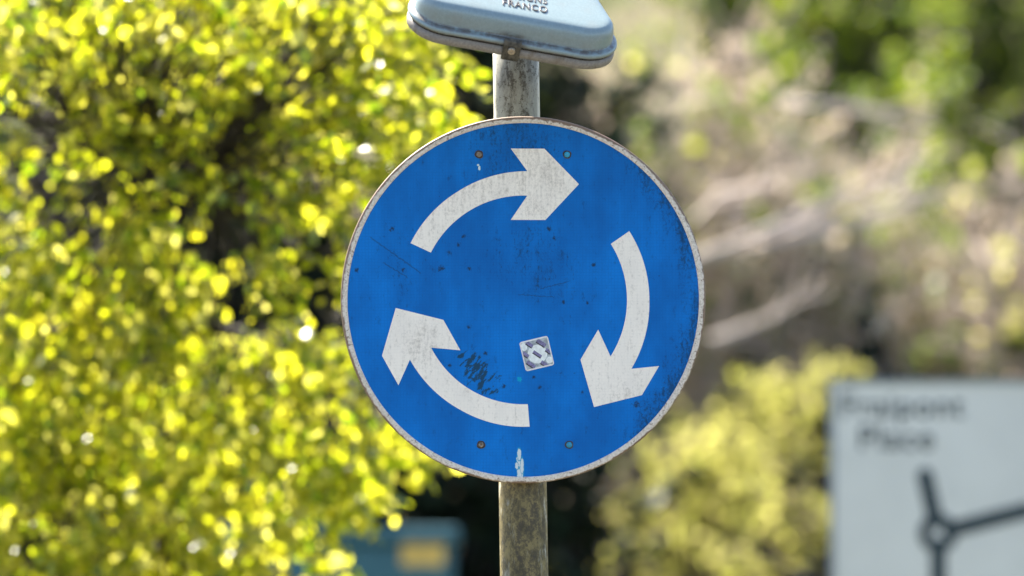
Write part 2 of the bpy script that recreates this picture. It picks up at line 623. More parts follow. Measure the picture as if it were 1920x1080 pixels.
def pole_material():
    t = NT('weathered_galvanised_pole')
    c = t.coord()
    x, y, z = t.sep(c)
    st = t.noise(t.mapping(c, (1, 1, 0.30)), 120, 6, 0.7)
    st2 = t.noise(t.mapping(c, (1, 1, 0.40), (3, 1, 0)), 48, 5, 0.65, 0.6)
    fl = t.noise(c, 160, 4, 0.75)
    fl2 = t.noise(t.mapping(c, (1, 1, 0.6)), 60, 5, 0.8)
    col = t.mix(t.step(fl, 0.35, 0.7), (0.215, 0.208, 0.17), (0.285, 0.272, 0.222))
    col = t.mix(t.step(t.math('ABSOLUTE', t.math('ADD', x, t.math('MULTIPLY', z, -lean))), 0.0325, 0.0370), col, (0.50, 0.48, 0.41))  # cleaner sides, made paler still to paint in the sunlit edge
    low = t.step(z, SC.z - 0.02, SC.z - 0.30)                       # algae and grime below the sign
    face = t.step(t.math('ABSOLUTE', t.math('ADD', t.math('ADD', x, t.math('MULTIPLY', z, -lean)), -0.003)), 0.036, 0.012)
    g1 = t.math('ADD', t.math('MULTIPLY', st, 0.5), t.math('MULTIPLY', st2, 0.5))
    g2 = t.math('ADD', g1, t.math('MULTIPLY', low, 0.075))
    g2 = t.math('ADD', g2, t.math('MULTIPLY', face, 0.06))
    moss = t.mix(t.step(fl2, 0.35, 0.65), (0.036, 0.027, 0.009), (0.19, 0.145, 0.052))
    col = t.mix(t.math('MULTIPLY', t.step(g2, 0.45, 0.57, 0, 0.95), low), col, moss)
    high = t.math('SUBTRACT', 1.0, low)
    col = t.mix(t.math('MULTIPLY', t.step(g2, 0.50, 0.64, 0, 0.55), high), col, (0.075, 0.062, 0.042))
    col = t.mix(t.step(t.math('ADD', t.math('ADD', t.math('MULTIPLY', fl, .55), t.math('MULTIPLY', st2, .45)), t.math('MULTIPLY', face, 0.05)), 0.535, 0.62, 0, 0.85), col, (0.05, 0.04, 0.026))
    t.principled(col, t.step(fl, 0.3, 0.7, 0.40, 0.6), 0.0, 0.3, fl, 0.0006, 0.2)
    return t.m


M['blue'] = blue_material()
M['white'] = white_sheeting('white_sheeting')
M['rim'] = rim_material()
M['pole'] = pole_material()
M['rivet'] = plain('rusty_rivet', (0.22, 0.17, 0.13), 0.45, 0.4, 0.5, 220)
M['rivet_ring'] = plain('dark_rust', (0.045, 0.032, 0.025), 0.8, 0, 0.5, 300)
M['rivet_blue'] = plain('cyan_rivet', (0.01, 0.25, 0.40), 0.35, 0, 0.2, 150)
M['galv'] = plain('galvanised_steel', (0.42, 0.43, 0.42), 0.5, 0.5, 0.25, 60)

base_x = SC.x - 6.5 * PXM - lean * SC.z * 1.0
root = empty('roundabout_sign', (base_x, 0.062, 0.0),
             'round blue sign with three white circling arrows on a grey pole topped by a lamp', 'traffic sign')


def W2L(p):
    return Vector(p) - root.location


# pole ------------------------------------------------------------
POLE_Y = 0.062
pm = MB()
pts, rad = [], []
ztop = at(960, 20, DIST).z
for i in range(25):
    z = -0.2 + (ztop + 0.2) * i / 24
    pts.append((lean * z, 0, z))
    rad.append((45.6 - 1.9 * (min(max((z - 1.8) / 0.9, -0.2), 1.1))) * PXM)
pm.tube(pts, rad, 48)
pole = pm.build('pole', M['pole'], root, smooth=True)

# sign plate -------------------------------------------------------
plate_m = Matrix.Translation(W2L(SC)) @ Matrix.Rotation(R(1.6), 4, 'Z') @ Matrix.Rotation(R(3.7), 4, 'X') @ Matrix.Diagonal((1, 1, 1.006, 1))


def disc(r, y, n=160):
    return [Vector((r * math.cos(2 * math.pi * k / n), y, r * math.sin(2 * math.pi * k / n))) for k in range(n)]


p = MB()
n = 160
p.add(disc(330.2 * PXM, 0.0), [tuple(range(n))])
plate = p.build('sign_plate', M['blue'], root)
plate.matrix_local = plate_m
# rim: raised white edge band rolled back over the lip
p = MB()
prof = [(329.6, 0.6), (329.8, -0.9), (333, -1.0)]
rr, cx, cy = 4.6, 337.6, 3.6
for k in range(0, 10):
    a = R(90 - 10 * k * 1.0)
    prof.append((cx + rr * math.cos(a), cy - rr * math.sin(a)))
prof += [(342.2, 8), (342.0, 20), (339.0, 20), (338.5, 9), (329.6, 8)]
rings = [disc(r_ * PXM, y_ * PXM) for r_, y_ in prof]
p.loft(rings + [rings[0]], cap=False)
rim = p.build('rim', M['rim'], plate, smooth=True)
# back of the plate and its two clamps on the pole
p = MB()
p.loft([disc(335 * PXM, 0.0042), disc(335 * PXM, 0.0062)])
p.build('back_panel', M['galv'], plate)
for zc in (0.236, -0.238):
    p = MB()
    p.box(-0.16, 0.16, 0.0066, 0.021, zc - 0.018, zc + 0.018)
    arc = []
    for k in range(13):
        a = math.pi * k / 12
        arc.append(a)
    ro, ri = 0.0445, 0.0412
    yc = 0.062
    inner = [(ri * math.cos(a), yc + ri * math.sin(a)) for a in arc]
    outer = [(ro * math.cos(a), yc + ro * math.sin(a)) for a in arc]
    ring = [(0.041, 0.0212)] + [(x_, y_) for x_, y_ in inner] + [(-0.041, 0.0212), (-0.0445, 0.0212)] + [(x_, y_) for x_, y_ in outer[::-1]] + [(0.0445, 0.0212)]
    p.loft([[Vector((x_, y_, zc - 0.015)) for x_, y_ in ring], [Vector((x_, y_, zc + 0.015)) for x_, y_ in ring]])
    p.build('clamp', M['galv'], plate)

# arrows: arc shaft with a chevron-cut head, three times around -------
def arrow_outline():
    pts = []
    a0 = math.atan2(105, -211)
    a1 = math.atan2(240, 7)
    for k in range(41):
        a = a0 + (a1 - a0) * k / 40
        r_ = 236.5 + 3.5 * max(0, (k - 20) / 20)
        pts.append((r_ * math.cos(a), r_ * math.sin(a)))
    pts += [(-24, 282), (39, 282), (104, 216), (41, 149), (-24, 149)]
    b1 = math.atan2(194, 7)
    b0 = math.atan2(88, -174)
    for k in range(41):
        a = b1 + (b0 - b1) * k / 40
        pts.append((194.5 * math.cos(a), 194.5 * math.sin(a)))
    return pts


for rot in (0, -120.6, -240.6):
    ca, sa = math.cos(R(rot)), math.sin(R(rot))
    ol = [(x_ * ca - z_ * sa, x_ * sa + z_ * ca) for x_, z_ in arrow_outline()]
    me = bpy.data.meshes.new('arrow')
    bm = bmesh.new()
    f_ = [bm.verts.new((x_ * PXM, -0.0005, z_ * PXM)) for x_, z_ in ol]
    es = [bm.edges.new((f_[i], f_[(i + 1) % len(f_)])) for i in range(len(f_))]
    bmesh.ops.triangle_fill(bm, edges=es, use_beauty=True, use_dissolve=False)
    for fc in bm.faces:
        fc.normal_update()
        if fc.normal.y > 0:
            fc.normal_flip()
    ex = bmesh.ops.extrude_face_region(bm, geom=list(bm.faces))
    bmesh.ops.translate(bm, verts=[v for v in ex['geom'] if isinstance(v, bmesh.types.BMVert)], vec=(0, 0.0004, 0))
    bmesh.ops.recalc_face_normals(bm, faces=bm.faces)
    bm.to_mesh(me)
    bm.free()
    link('arrow', me, M['white'], plate)

# rivets ---------------------------------------------------------------
for (rx, rz, blue) in [(-83.5, 271, 0), (81.5, 271, 1), (-79, -270, 0), (86.5, -270, 1)]:
    p = MB()

    def rdisc(r_, y_, irr=0.0):
        return [Vector((rx * PXM + r_ * PXM * (1 + irr * math.sin(3 * a + rx)) * math.cos(a), y_ * PXM, rz * PXM + r_ * PXM * (1 + irr * math.cos(2 * a + rz)) * math.sin(a)))
                for a in [2 * math.pi * k / 24 for k in range(24)]]
    p.loft([rdisc(8.2, 0.5, .08), rdisc(8.0, -0.5, .08), rdisc(6.0, -0.9, .05)])
    w_ = p.build('rivet', M['rivet_ring'], plate, smooth=False)
    w_['label'] = 'cyan capped rivet' if blue else 'rusty bare rivet'
    p = MB()
    q = 5.6 if blue else 5.2
    rs = [rdisc(q, -0.85), rdisc(q * .95, -2.0), rdisc(q * .75, -3.0), rdisc(q * .42, -3.5)]
    if blue:
        rs.append(rdisc(q * .1, -3.7))
    else:
        rs += [rdisc(q * .40, -2.2), rdisc(q * .2, -2.1)]
    p.loft(rs)
    h = p.build('rivet_head', M['rivet_blue' if blue else 'rivet'], plate, smooth=True)

# sticker ---------------------------------------------------------------
M['stick_white'] = plain('sticker_white', (0.66, 0.64, 0.62), 0.45, 0, 0.12, 300)
M['stick_grey'] = plain('sticker_grey', (0.33, 0.36, 0.37), 0.4, 0, 0.35, 120)
M['stick_lens'] = plain('sticker_pale', (0.70, 0.72, 0.69), 0.4, 0, 0.12, 150)
M['stick_purple'] = plain('sticker_purple', (0.16, 0.14, 0.26), 0.5, 0, 0.45, 500)
M['stick_dark'] = plain('sticker_dark', (0.03, 0.026, 0.03), 0.6, 0, 0.3, 300)
th = R(13.5)
sx0, sz0 = 1006.6 - 981.3, 562.3 - 662.3


def st(u, v, y_):
    return Vector(((sx0 + u * math.cos(th) - v * math.sin(th)) * PXM, y_, (sz0 + u * math.sin(th) + v * math.cos(th)) * PXM))


def rrect(hx, hz, r_, y_, n_=6, cx_=0, cz_=0, ang=0):
    o_ = []
    for (qx, qz, a0) in [(hx - r_, hz - r_, 0), (-hx + r_, hz - r_, 90), (-hx + r_, -hz + r_, 180), (hx - r_, -hz + r_, 270)]:
        for k in range(n_ + 1):
            a = R(a0 + 90 * k / n_)
            u, v = qx + r_ * math.cos(a), qz + r_ * math.sin(a)
            ca_, sa_ = math.cos(ang), math.sin(ang)
            o_.append(st(cx_ + u * ca_ - v * sa_, cz_ + u * sa_ + v * ca_, y_))
    return o_


def clip_poly(poly, h):
    """clip 2D polygon to the square |u|,|v| <= h"""
    for ax, sg in ((0, 1), (0, -1), (1, 1), (1, -1)):
        out_ = []
        for i in range(len(poly)):
            a, b = poly[i], poly[(i + 1) % len(poly)]
            ia, ib = sg * a[ax] <= h, sg * b[ax] <= h
            if ia:
                out_.append(a)
            if ia != ib:
                t_ = (sg * h - a[ax]) / (b[ax] - a[ax])
                out_.append((a[0] + t_ * (b[0] - a[0]), a[1] + t_ * (b[1] - a[1])))
        poly = out_
        if not poly:
            return poly
    return poly


p = MB()
p.loft([rrect(27.5, 28.0, 4.5, 0.0), rrect(27.5, 28.0, 4.5, -0.0006)])
sticker = p.build('sticker', M['stick_white'], plate)
sticker['label'] = 'small square sticker with a purple and grey rope pattern'


def flat(name, polys, y_, mat):
    p_ = MB()
    for pl in polys:
        pl = clip_poly(pl, 25.2)
        if len(pl) > 2:
            a = [st(u, v, y_) for u, v in pl]
            b = [st(u, v, y_ + 0.00012) for u, v in pl]
            p_.loft([a, b])
    return p_.build(name, mat, plate)


def ell(cx_, cz_, a_, b_, ang=0):
    o_ = []
    for k in range(28):
        t_ = 2 * math.pi * k / 28
        u, v = a_ * math.cos(t_), b_ * math.sin(t_)
        o_.append((cx_ + u * math.cos(ang) - v * math.sin(ang), cz_ + u * math.sin(ang) + v * math.cos(ang)))
    return o_


def bar(cx_, cz_, l_, w_, ang):
    o_ = []
    for u, v in ((-l_, -w_), (l_, -w_), (l_, w_), (-l_, w_)):
        o_.append((cx_ + u * math.cos(ang) - v * math.sin(ang), cz_ + u * math.sin(ang) + v * math.cos(ang)))
    return o_


flat('sticker_print', [[(-25.2, -25.2), (25.2, -25.2), (25.2, 25.2), (-25.2, 25.2)]], -0.00075, M['stick_grey'])
BA = R(-47)
lens = [(1, -1, 18.5, 17.5), (-20.5, 17.5, 6, 7.5), (21, -17, 7, 6)]
flat('sticker_print', [ell(*l_) for l_ in lens], -0.0009, M['stick_lens'])
bars = [(1, -1, 9.0, 2.5), (-9, 20.0, 7.0, 3.0), (13, 17.5, 9.5, 3.4), (-20.5, 3, 6.5, 3.0), (-15, -17, 9, 3.2), (10, -22, 7.5, 3.0), (22.5, 0, 5.5, 2.8)]
flat('sticker_print', [bar(x_ - 1.3, z_ - 1.6, l_, w_, BA) for x_, z_, l_, w_ in bars], -0.00105, M['stick_dark'])
flat('sticker_print', [bar(x_, z_, l_, w_, BA) for x_, z_, l_, w_ in bars], -0.0012, M['stick_purple'])


# ------------------------------------------------------------------ lamp on top of the pole
def lamp_material():
    t = NT('lamp_paint')
    c = t.coord()
    x, y, z = t.sep(c)
    n1 = t.noise(c, 260, 4, 0.8)
    n2 = t.noise(c, 28, 5, 0.65)
    col = t.mix(t.step(n1, 0.35, 0.7), (0.145, 0.20, 0.208), (0.182, 0.242, 0.25))
    col = t.mix(t.step(n2, 0.45, 0.75, 0, 0.25), col, (0.15, 0.14, 0.115))
    # grime that has collected in the groove above the bead and along its lip
    zz = t.math('ADD', z, t.math('MULTIPLY', t.math('SUBTRACT', n2, 0.5), 0.006))
    n3 = t.noise(c, 70, 5, 0.7)
    groove = t.math('MULTIPLY', t.step(t.math('ABSOLUTE', t.math('SUBTRACT', zz, 0.0128)), 0.0035, 0.0010), t.step(n3, 0.35, 0.6, 0.15, 0.95))
    col = t.mix(groove, col, (0.06, 0.045, 0.03))
    lip = t.math('MULTIPLY', t.step(zz, 0.0075, 0.0025), t.step(n3, 0.3, 0.52, 0.45, 1))
    col = t.mix(lip, col, (0.085, 0.06, 0.045))
    ctr = t.math('MULTIPLY', t.step(t.math('ABSOLUTE', x), 0.034, 0.012), t.step(zz, 0.026, 0.012))
    col = t.mix(t.math('MULTIPLY', ctr, t.step(n3, 0.35, 0.6, 0.3, 1)), col, (0.035, 0.027, 0.018))
    t.principled(col, 0.36, 0, 1.0, n1, 0.0002, 0.03)
    return t.m


def lamp_base_material():
    t = NT('lamp_base_plastic')
    c = t.coord()
    n1 = t.noise(c, 240, 4, 0.75)
    n2 = t.noise(t.mapping(c, (1, 1, 0.3)), 40, 5, 0.7)
    col = t.mix(t.step(n1, 0.35, 0.7), (0.17, 0.15, 0.132), (0.25, 0.222, 0.198))
    col = t.mix(t.step(n2, 0.55, 0.7, 0, 0.7), col, (0.13, 0.095, 0.06))
    t.principled(col, 0.55, 0, 0.4, n1, 0.0006, 0.3)
    return t.m


M['lamp'] = lamp_material()
M['lamp_base'] = lamp_base_material()
M['gasket'] = plain('black_gasket', (0.012, 0.011, 0.010), 0.8, 0, 0.3, 100)
M['clip'] = plain('grimy_clip', (0.055, 0.047, 0.034), 0.6, 0.2, 0.7, 130)
M['screw'] = plain('brass_screw', (0.34, 0.28, 0.20), 0.35, 0.6, 0.25, 300)
M['bowl'] = plain('frosted_bowl', (0.55, 0.55, 0.53), 0.25, 0, 0.1, 50)

HWF, HWB, LEN = 0.184, 0.075, 0.33     # half width front, back, depth of the body


def corner_round(poly, radii, n_=10):
    out_ = []
    m_ = len(poly)
    for i in range(m_):
        P = Vector(poly[i]); A = Vector(poly[i - 1]); B = Vector(poly[(i + 1) % m_])
        u = (A - P).normalized(); v = (B - P).normalized()
        ang = math.acos(max(-1, min(1, u.dot(v))))
        r_ = radii[i]
        tl = r_ / math.tan(ang / 2)
        c_ = P + (u + v).normalized() * (r_ / math.sin(ang / 2))
        s_ = P + u * tl; e_ = P + v * tl
        a0 = math.atan2(s_.y - c_.y, s_.x - c_.x); a1 = math.atan2(e_.y - c_.y, e_.x - c_.x)
        da = (a1 - a0 + math.pi) % (2 * math.pi) - math.pi
        for k in range(n_ + 1):
            a = a0 + da * k / n_
            out_.append((c_.x + r_ * math.cos(a), c_.y + r_ * math.sin(a)))
    return out_


def plan(off, z_):
    """outline of the housing seen from above, pushed out by off"""
    k = off
    poly = [(-HWF - k, -k), (HWF + k, -k), (HWB + k, LEN + k), (-HWB - k, LEN + k)]
    rr_ = [max(0.012, 0.052 + k), max(0.012, 0.052 + k), max(0.01, 0.04 + k), max(0.01, 0.04 + k)]
    return [Vector((x_, y_ , z_)) for x_, y_ in corner_round(poly, rr_)]


lamp_px = at(959.5, 84, DIST - 0.24)    # centre of the front seam
TILT, ROLL, YAW = R(31), R(13.5), R(7)
lm = Matrix.Translation(W2L(lamp_px)) @ Matrix.Rotation(PITCH, 4, 'X') @ Matrix.Rotation(ROLL, 4, 'Y') @ Matrix.Rotation(TILT, 4, 'X') @ Matrix.Rotation(YAW, 4, 'Z')
# base tray
p = MB()
p.loft([plan(-0.02, -0.020), plan(0.004, -0.0195), plan(0.0085, -0.0165), plan(0.0095, -0.011), plan(0.0085, -0.0022), plan(0.0, -0.0022)])
lamp = p.build('lamp_base', M['lamp_base'], root, smooth=True)
lamp.matrix_local = lm
p = MB()
p.loft([plan(0.0052, -0.0022), plan(0.0052, 0.0012)])
p.build('gasket', M['gasket'], lamp)
p = MB()
rows = [(0.004, 0.0012), (0.0082, 0.0012), (0.0105, 0.003), (0.0115, 0.006), (0.0105, 0.009), (0.0075, 0.0115), (0.0030, 0.0125), (0.0004, 0.0130), (-0.0006, 0.0155), (-0.0012, 0.020), (-0.0020, 0.028),
        (-0.0030, 0.0325), (-0.0050, 0.0370), (-0.0078, 0.0408), (-0.0114, 0.0436), (-0.0156, 0.0454), (-0.0205, 0.0463), (-0.030, 0.0467), (-0.058, 0.0472)]
p.loft([plan(o_, z_) for o_, z_ in rows])
lid = p.build('lamp_lid', M['lamp'], lamp, smooth=True)
p = MB()
p.loft([plan(-0.024, -0.0195), plan(-0.027, -0.026), plan(-0.045, -0.034), plan(-0.058, -0.036)])
p.build('lamp_bowl', M['bowl'], lamp, smooth=True)
# closing clip with its screw
p = MB()
cl = []
for y_, z_ in ((-0.0075, 0.0165), (-0.0135, 0.0135), (-0.0165, 0.006), (-0.0165, -0.016), (-0.0150, -0.0215), (-0.0075, -0.0225)):
    cl.append((y_, z_))
L_ = [Vector((-0.0142, y_, z_)) for y_, z_ in cl]
R_ = [Vector((0.0142, y_, z_)) for y_, z_ in cl]
p.loft([L_, R_])
p.build('clip', M['clip'], lamp, bevel=0.0018)
p = MB()


def cyl_y(r_, y_, cz_=-0.002, n_=20):
    return [Vector((r_ * math.cos(2 * math.pi * k / n_), y_, cz_ + r_ * math.sin(2 * math.pi * k / n_))) for k in range(n_)]


p.loft([cyl_y(0.0062, -0.016), cyl_y(0.0062, -0.0185), cyl_y(0.0054, -0.0200), cyl_y(0.0026, -0.0202), cyl_y(0.0022, -0.0186), cyl_y(0.0005, -0.0186)])
p.build('screw', M['screw'], lamp, smooth=False)
# bracket that carries the lamp on the pole top
pole_top = Vector((lean * ztop, 0, ztop))
br_local = lm.inverted() @ (pole_top)
p = MB()
dn = lm.to_3x3().inverted() @ Vector((0, 0, -1))
p.tube([br_local + dn * 0.012, br_local - dn * 0.02], [0.044, 0.044], 24)
p.build('bracket', M['galv'], lamp, smooth=True)


def text_mesh(body, size, extrude, bevel=0.0, align='CENTER', xscale=1.0, spacing=1.0, line=1.0, heavy=0.0):
    cu = bpy.data.curves.new('txt', 'FONT')
    cu.body = body
    cu.size = size
    cu.extrude = extrude
    cu.bevel_depth = bevel
    cu.align_x = align
    cu.space_character = spacing
    cu.space_line = line
    cu.offset = heavy
    ob = bpy.data.objects.new('txt', cu)
    COL.objects.link(ob)
    dg = bpy.context.evaluated_depsgraph_get()
    me = bpy.data.meshes.new_from_object(ob.evaluated_get(dg))
    bpy.data.objects.remove(ob, do_unlink=True)
    if xscale != 1.0:
        me.transform(Matrix.Diagonal((xscale, 1, 1, 1)))
    me.materials.clear()
    return me


LY = [('FRANCO', 0.040), ('DESIGNS', 0.068)]
for body, yy in LY:
    me = text_mesh(body, 0.028, 0.0010, 0.0003, spacing=1.16, xscale=0.60)
    o = link('lettering', me, M['lamp'], lamp)
    o.location = (0.012, yy, 0.0470)


# ================================================================== BUS STOP PANEL (right)
def panel_material():
    t = NT('pale_panel')
    c = t.coord()
    n1 = t.noise(c, 3, 5, 0.6)
    n2 = t.noise(t.mapping(c, (1, 1, 0.2)), 14, 5, 0.7)
    col = t.mix(t.step(n1, 0.3, 0.7), (0.62, 0.595, 0.55), (0.69, 0.66, 0.61))
    col = t.mix(t.step(n2, 0.55, 0.8, 0, 0.35), col, (0.40, 0.41, 0.38))
    t.principled(col, 0.45, 0, 0.4)
    return t.m


M['panel'] = panel_material()
M['dark_print'] = plain('dark_teal_print', (0.012, 0.028, 0.035), 0.5, 0, 0.2, 20)
M['panel_frame'] = plain('grey_frame', (0.22, 0.25, 0.27), 0.5, 0.3, 0.15, 20)
DP = 16.6
KP = DP * K
ptl = at(1556, 712, DP)
pw, ph = 0.92, 1.55
proot = empty('bus_stop_panel', (ptl.x + pw / 2, ptl.y, 0), 'pale grey information panel with dark lettering and a three armed symbol, standing at the right', 'sign')


def PL(px, py, dy):
    q = at(px, py, DP) - proot.location
    return Vector((q.x, dy, q.z))


z1 = ptl.z
p = MB()
p.box(-pw / 2 + .012, pw / 2 - .012, -0.012, 0.012, z1 - ph + .012, z1 - .012)
p.build('board', M['panel'], proot)
p = MB()
for b in ((-pw / 2, -pw / 2 + .012, z1 - ph, z1), (pw / 2 - .012, pw / 2, z1 - ph, z1)):
    p.box(b[0], b[1], -0.018, 0.018, b[2], b[3])
for b in ((z1 - .012, z1), (z1 - ph, z1 - ph + .012)):
    p.box(-pw / 2 + .012, pw / 2 - .012, -0.018, 0.018, b[0], b[1])
p.build('frame', M['panel_frame'], proot)
for sx in (-pw / 2 + .1, pw / 2 - .1):
    p = MB()
    p.tube([(sx, 0.045, -0.2), (sx, 0.045, z1 - 0.05)], 0.03, 16)
    p.build('post', M['galv'], proot, smooth=True)
for body, cx_, by, sz, col_ in (('Fraipont', 1690, 782, 0.096, 0), ('Place', 1679, 843, 0.098, 0)):
    me = text_mesh(body, sz, 0.0006, spacing=1.1, heavy=0.0012)
    me.transform(Matrix.Rotation(math.pi / 2, 4, 'X'))
    o = link('lettering', me, M['dark_print'], proot)
    o.location = PL(cx_, by, -0.0135)
# three armed symbol, a ring with bars
p = MB()


def flat_bar(p_, a, b, w_, y_):
    a = Vector((a.x, y_, a.z)); b = Vector((b.x, y_, b.z))
    d = (b - a).normalized()
    nrm = Vector((-d.z, 0, d.x)) * w_
    ring = []
    a0 = math.atan2(nrm.z, nrm.x)
    for k in range(9):
        an = a0 + math.pi * k / 8
        ring.append(a + Vector((math.cos(an) * w_, 0, math.sin(an) * w_)))
    for k in range(9):
        an = a0 + math.pi + math.pi * k / 8
        ring.append(b + Vector((math.cos(an) * w_, 0, math.sin(an) * w_)))
    p_.loft([ring, [v + Vector((0, 0.0009, 0)) for v in ring]])


hub = PL(1757, 1000, 0)


def toward(a, b, l_):
    return a + (b - a).normalized() * l_


for i, (ex_, ey_) in enumerate(((1733, 893), (1925, 957), (1757, 1290))):
    e_ = PL(ex_, ey_, 0)
    e_.y = hub.y
    p = MB()
    flat_bar(p, toward(hub, e_, 0.036), e_, 15 * KP, -0.0140)
    p.build('symbol_arm', M['dark_print'], proot)
p = MB()


def zring(r_, y_, n_=40):
    return [Vector((hub.x + r_ * math.cos(2 * math.pi * k / n_), y_, hub.z + r_ * math.sin(2 * math.pi * k / n_))) for k in range(n_)]


ro, ri = 37 * KP, 16 * KP
a = [zring(ro, -0.0128), zring(ro, -0.0148), zring(ri, -0.0148), zring(ri, -0.0128)]
p.loft(a + [a[0]], cap=False)
p.build('symbol_ring', M['dark_print'], proot)


# ================================================================== METAL CABINET (behind the tree)
def cabinet_material():
    t = NT('blue_grey_paint')
    c = t.coord()
    n1 = t.noise(c, 2.5, 5, 0.6)
    col = t.mix(t.step(n1, 0.3, 0.7), (0.026, 0.100, 0.130), (0.034, 0.122, 0.152))
    t.principled(col, 0.45, 0, 0.4, n1, 0.002, 0.1)
    return t.m


M['cabinet'] = cabinet_material()
M['cab_dark'] = plain('cabinet_gap', (0.03, 0.05, 0.06), 0.7, 0, 0.2, 20)
M['yellow'] = plain('faded_yellow', (0.62, 0.40, 0.09), 0.5, 0, 0.25, 25)
DC = 20.0
KC = DC * K
cr = at(850, 982, DC)
cw, cdp = 430 * KC, 0.6
croot = empty('metal_cabinet', (cr.x - cw / 2, cr.y, 0), 'blue grey metal cabinet with a yellow plate, half hidden behind the yellow green tree', 'cabinet')
zt = cr.z
p = MB(); p.box(-cw / 2, cw / 2, 0, cdp, 0.12, zt - 0.075)
p.build('body', M['cabinet'], croot, bevel=0.008)
p = MB()
p.box(-cw / 2 - .02, cw / 2 + .02, -0.03, cdp + .03, zt - 0.069, zt - 0.012)
p.build('roof', M['cabinet'], croot, bevel=0.012)
p = MB(); p.box(-cw / 2 + .01, cw / 2 - .01, 0.012, cdp - .012, zt - 0.0755, zt - 0.068)
p.build('roof_gap', M['cab_dark'], croot)
p = MB(); p.box(-cw / 2 - .03, cw / 2 + .03, -0.03, cdp + .03, 0, 0.12)
p.build('plinth', M['concrete'], croot, bevel=0.01)
for s_ in (-1, 1):
    p = MB(); p.box(min(s_ * .008, s_ * (cw / 2 - .03)), max(s_ * .008, s_ * (cw / 2 - .03)), -0.012, -0.0005, 0.16, zt - 0.11)
    p.build('door', M['cabinet'], croot, bevel=0.003)
yc_ = at(792, 1041, DC) - croot.location
p = MB(); p.box(yc_.x - 40 * KC, yc_.x + 40 * KC, -0.016, -0.0125, yc_.z - 21 * KC, yc_.z + 21 * KC)
p.build('yellow_plate', M['yellow'], croot)


# ================================================================== THE TREE ON THE LEFT
M['leaf_spring'] = leaf_mat('spring_leaf', [(0.03, 0.06, 0.004), (0.06, 0.095, 0.006), (0.09, 0.12, 0.008), (0.13, 0.16, 0.012)],
                            [(0.17, 0.27, 0.008), (0.52, 0.57, 0.012), (0.80, 0.76, 0.03), (0.95, 0.90, 0.20)], 0.64, 0.30, 1.0)
GAPS = [(240, 335, 60, 26, .6), (60, 250, 60, 40, .6), (490, 330, 34, 34, .7), (300, 690, 40, 30, .6), (110, 560, 40, 34, .6), (250, 870, 34, 30, .6), (60, 960, 40, 26, .5), (375, 440, 62, 72, 1), (90, 330, 70, 45, .8), (150, 400, 60, 50, .7), (560, 575, 60, 48, .9), (405, 600, 55, 45, .95), (700, 390, 34, 75, .8),
        (650, 610, 45, 42, .9), (690, 690, 30, 80, .9), (130, 90, 50, 35, .6), (800, 140, 50, 55, .85), (430, 1000, 40, 50, .8), (205, 690, 30, 26, .7),
        (610, 470, 30, 60, .6), (330, 130, 40, 30, .4), (560, 940, 40, 30, .5), (20, 440, 40, 50, .6), (530, 1060, 60, 40, .7), (880, 60, 40, 30, .4),
        (660, 800, 30, 30, .5), (890, 190, 22, 60, .5)]
EDGE = [(-900, 700), (-300, 860), (0, 900), (100, 880), (215, 865), (300, 810), (400, 760), (560, 700), (640, 668), (700, 680), (760, 765), (860, 795), (890, 770),
        (950, 700), (1000, 640), (1080, 615), (1200, 540), (1500, 400), (2000, 200)]


def edge_x(py):
    for (y0, x0), (y1, x1) in zip(EDGE, EDGE[1:]):
        if y0 <= py <= y1:
            return x0 + (x1 - x0) * (py - y0) / (y1 - y0)
    return 300


def tree_density(px, py):
    e = edge_x(py)
    if px > e - 25:
        return 0.0
    v = 1.0
    if px > e - 90:
        v *= 0.75
    for gx, gy, rx, ry, s_ in GAPS:
        rx, ry = rx * 1.35, ry * 1.35
        d = ((px - gx) / rx) ** 2 + ((py - gy) / ry) ** 2
        if d < 1.4:
            v *= 1 - s_ * min(1, (1.4 - d) * 1.5)
    # outside the picture the crown is a rounded mass
    if py < -60:
        v *= 0.55
    if px < -60:
        v *= 0.8
    return v


tree_x = at(-620, 900, 13.6).x
tree_y = at(-620, 900, 13.6).y
troot = empty('broadleaf_tree', (tree_x, tree_y, 0), 'yellow green spring tree with backlit leaves filling the left side', 'tree')
tl = Vector(troot.location)
limbs = []          # list of polylines (np arrays) used for hanging twigs on


def limb(pts, r0, r1, jit=0.03):
    P = [Vector(q) for q in pts]
    out_ = []
    for i in range(len(P) - 1):
        for k in range(6):
            t_ = k / 6
            q = P[i].lerp(P[i + 1], t_)
            if 0 < i or k > 0:
                q = q + Vector((random.uniform(-1, 1), random.uniform(-1, 1), random.uniform(-1, 1))) * jit
            out_.append(q)
    out_.append(P[-1])
    rr_ = [r0 + (r1 - r0) * i / (len(out_) - 1) for i in range(len(out_))]
    limbs.append((np.array(out_), np.array(rr_)))


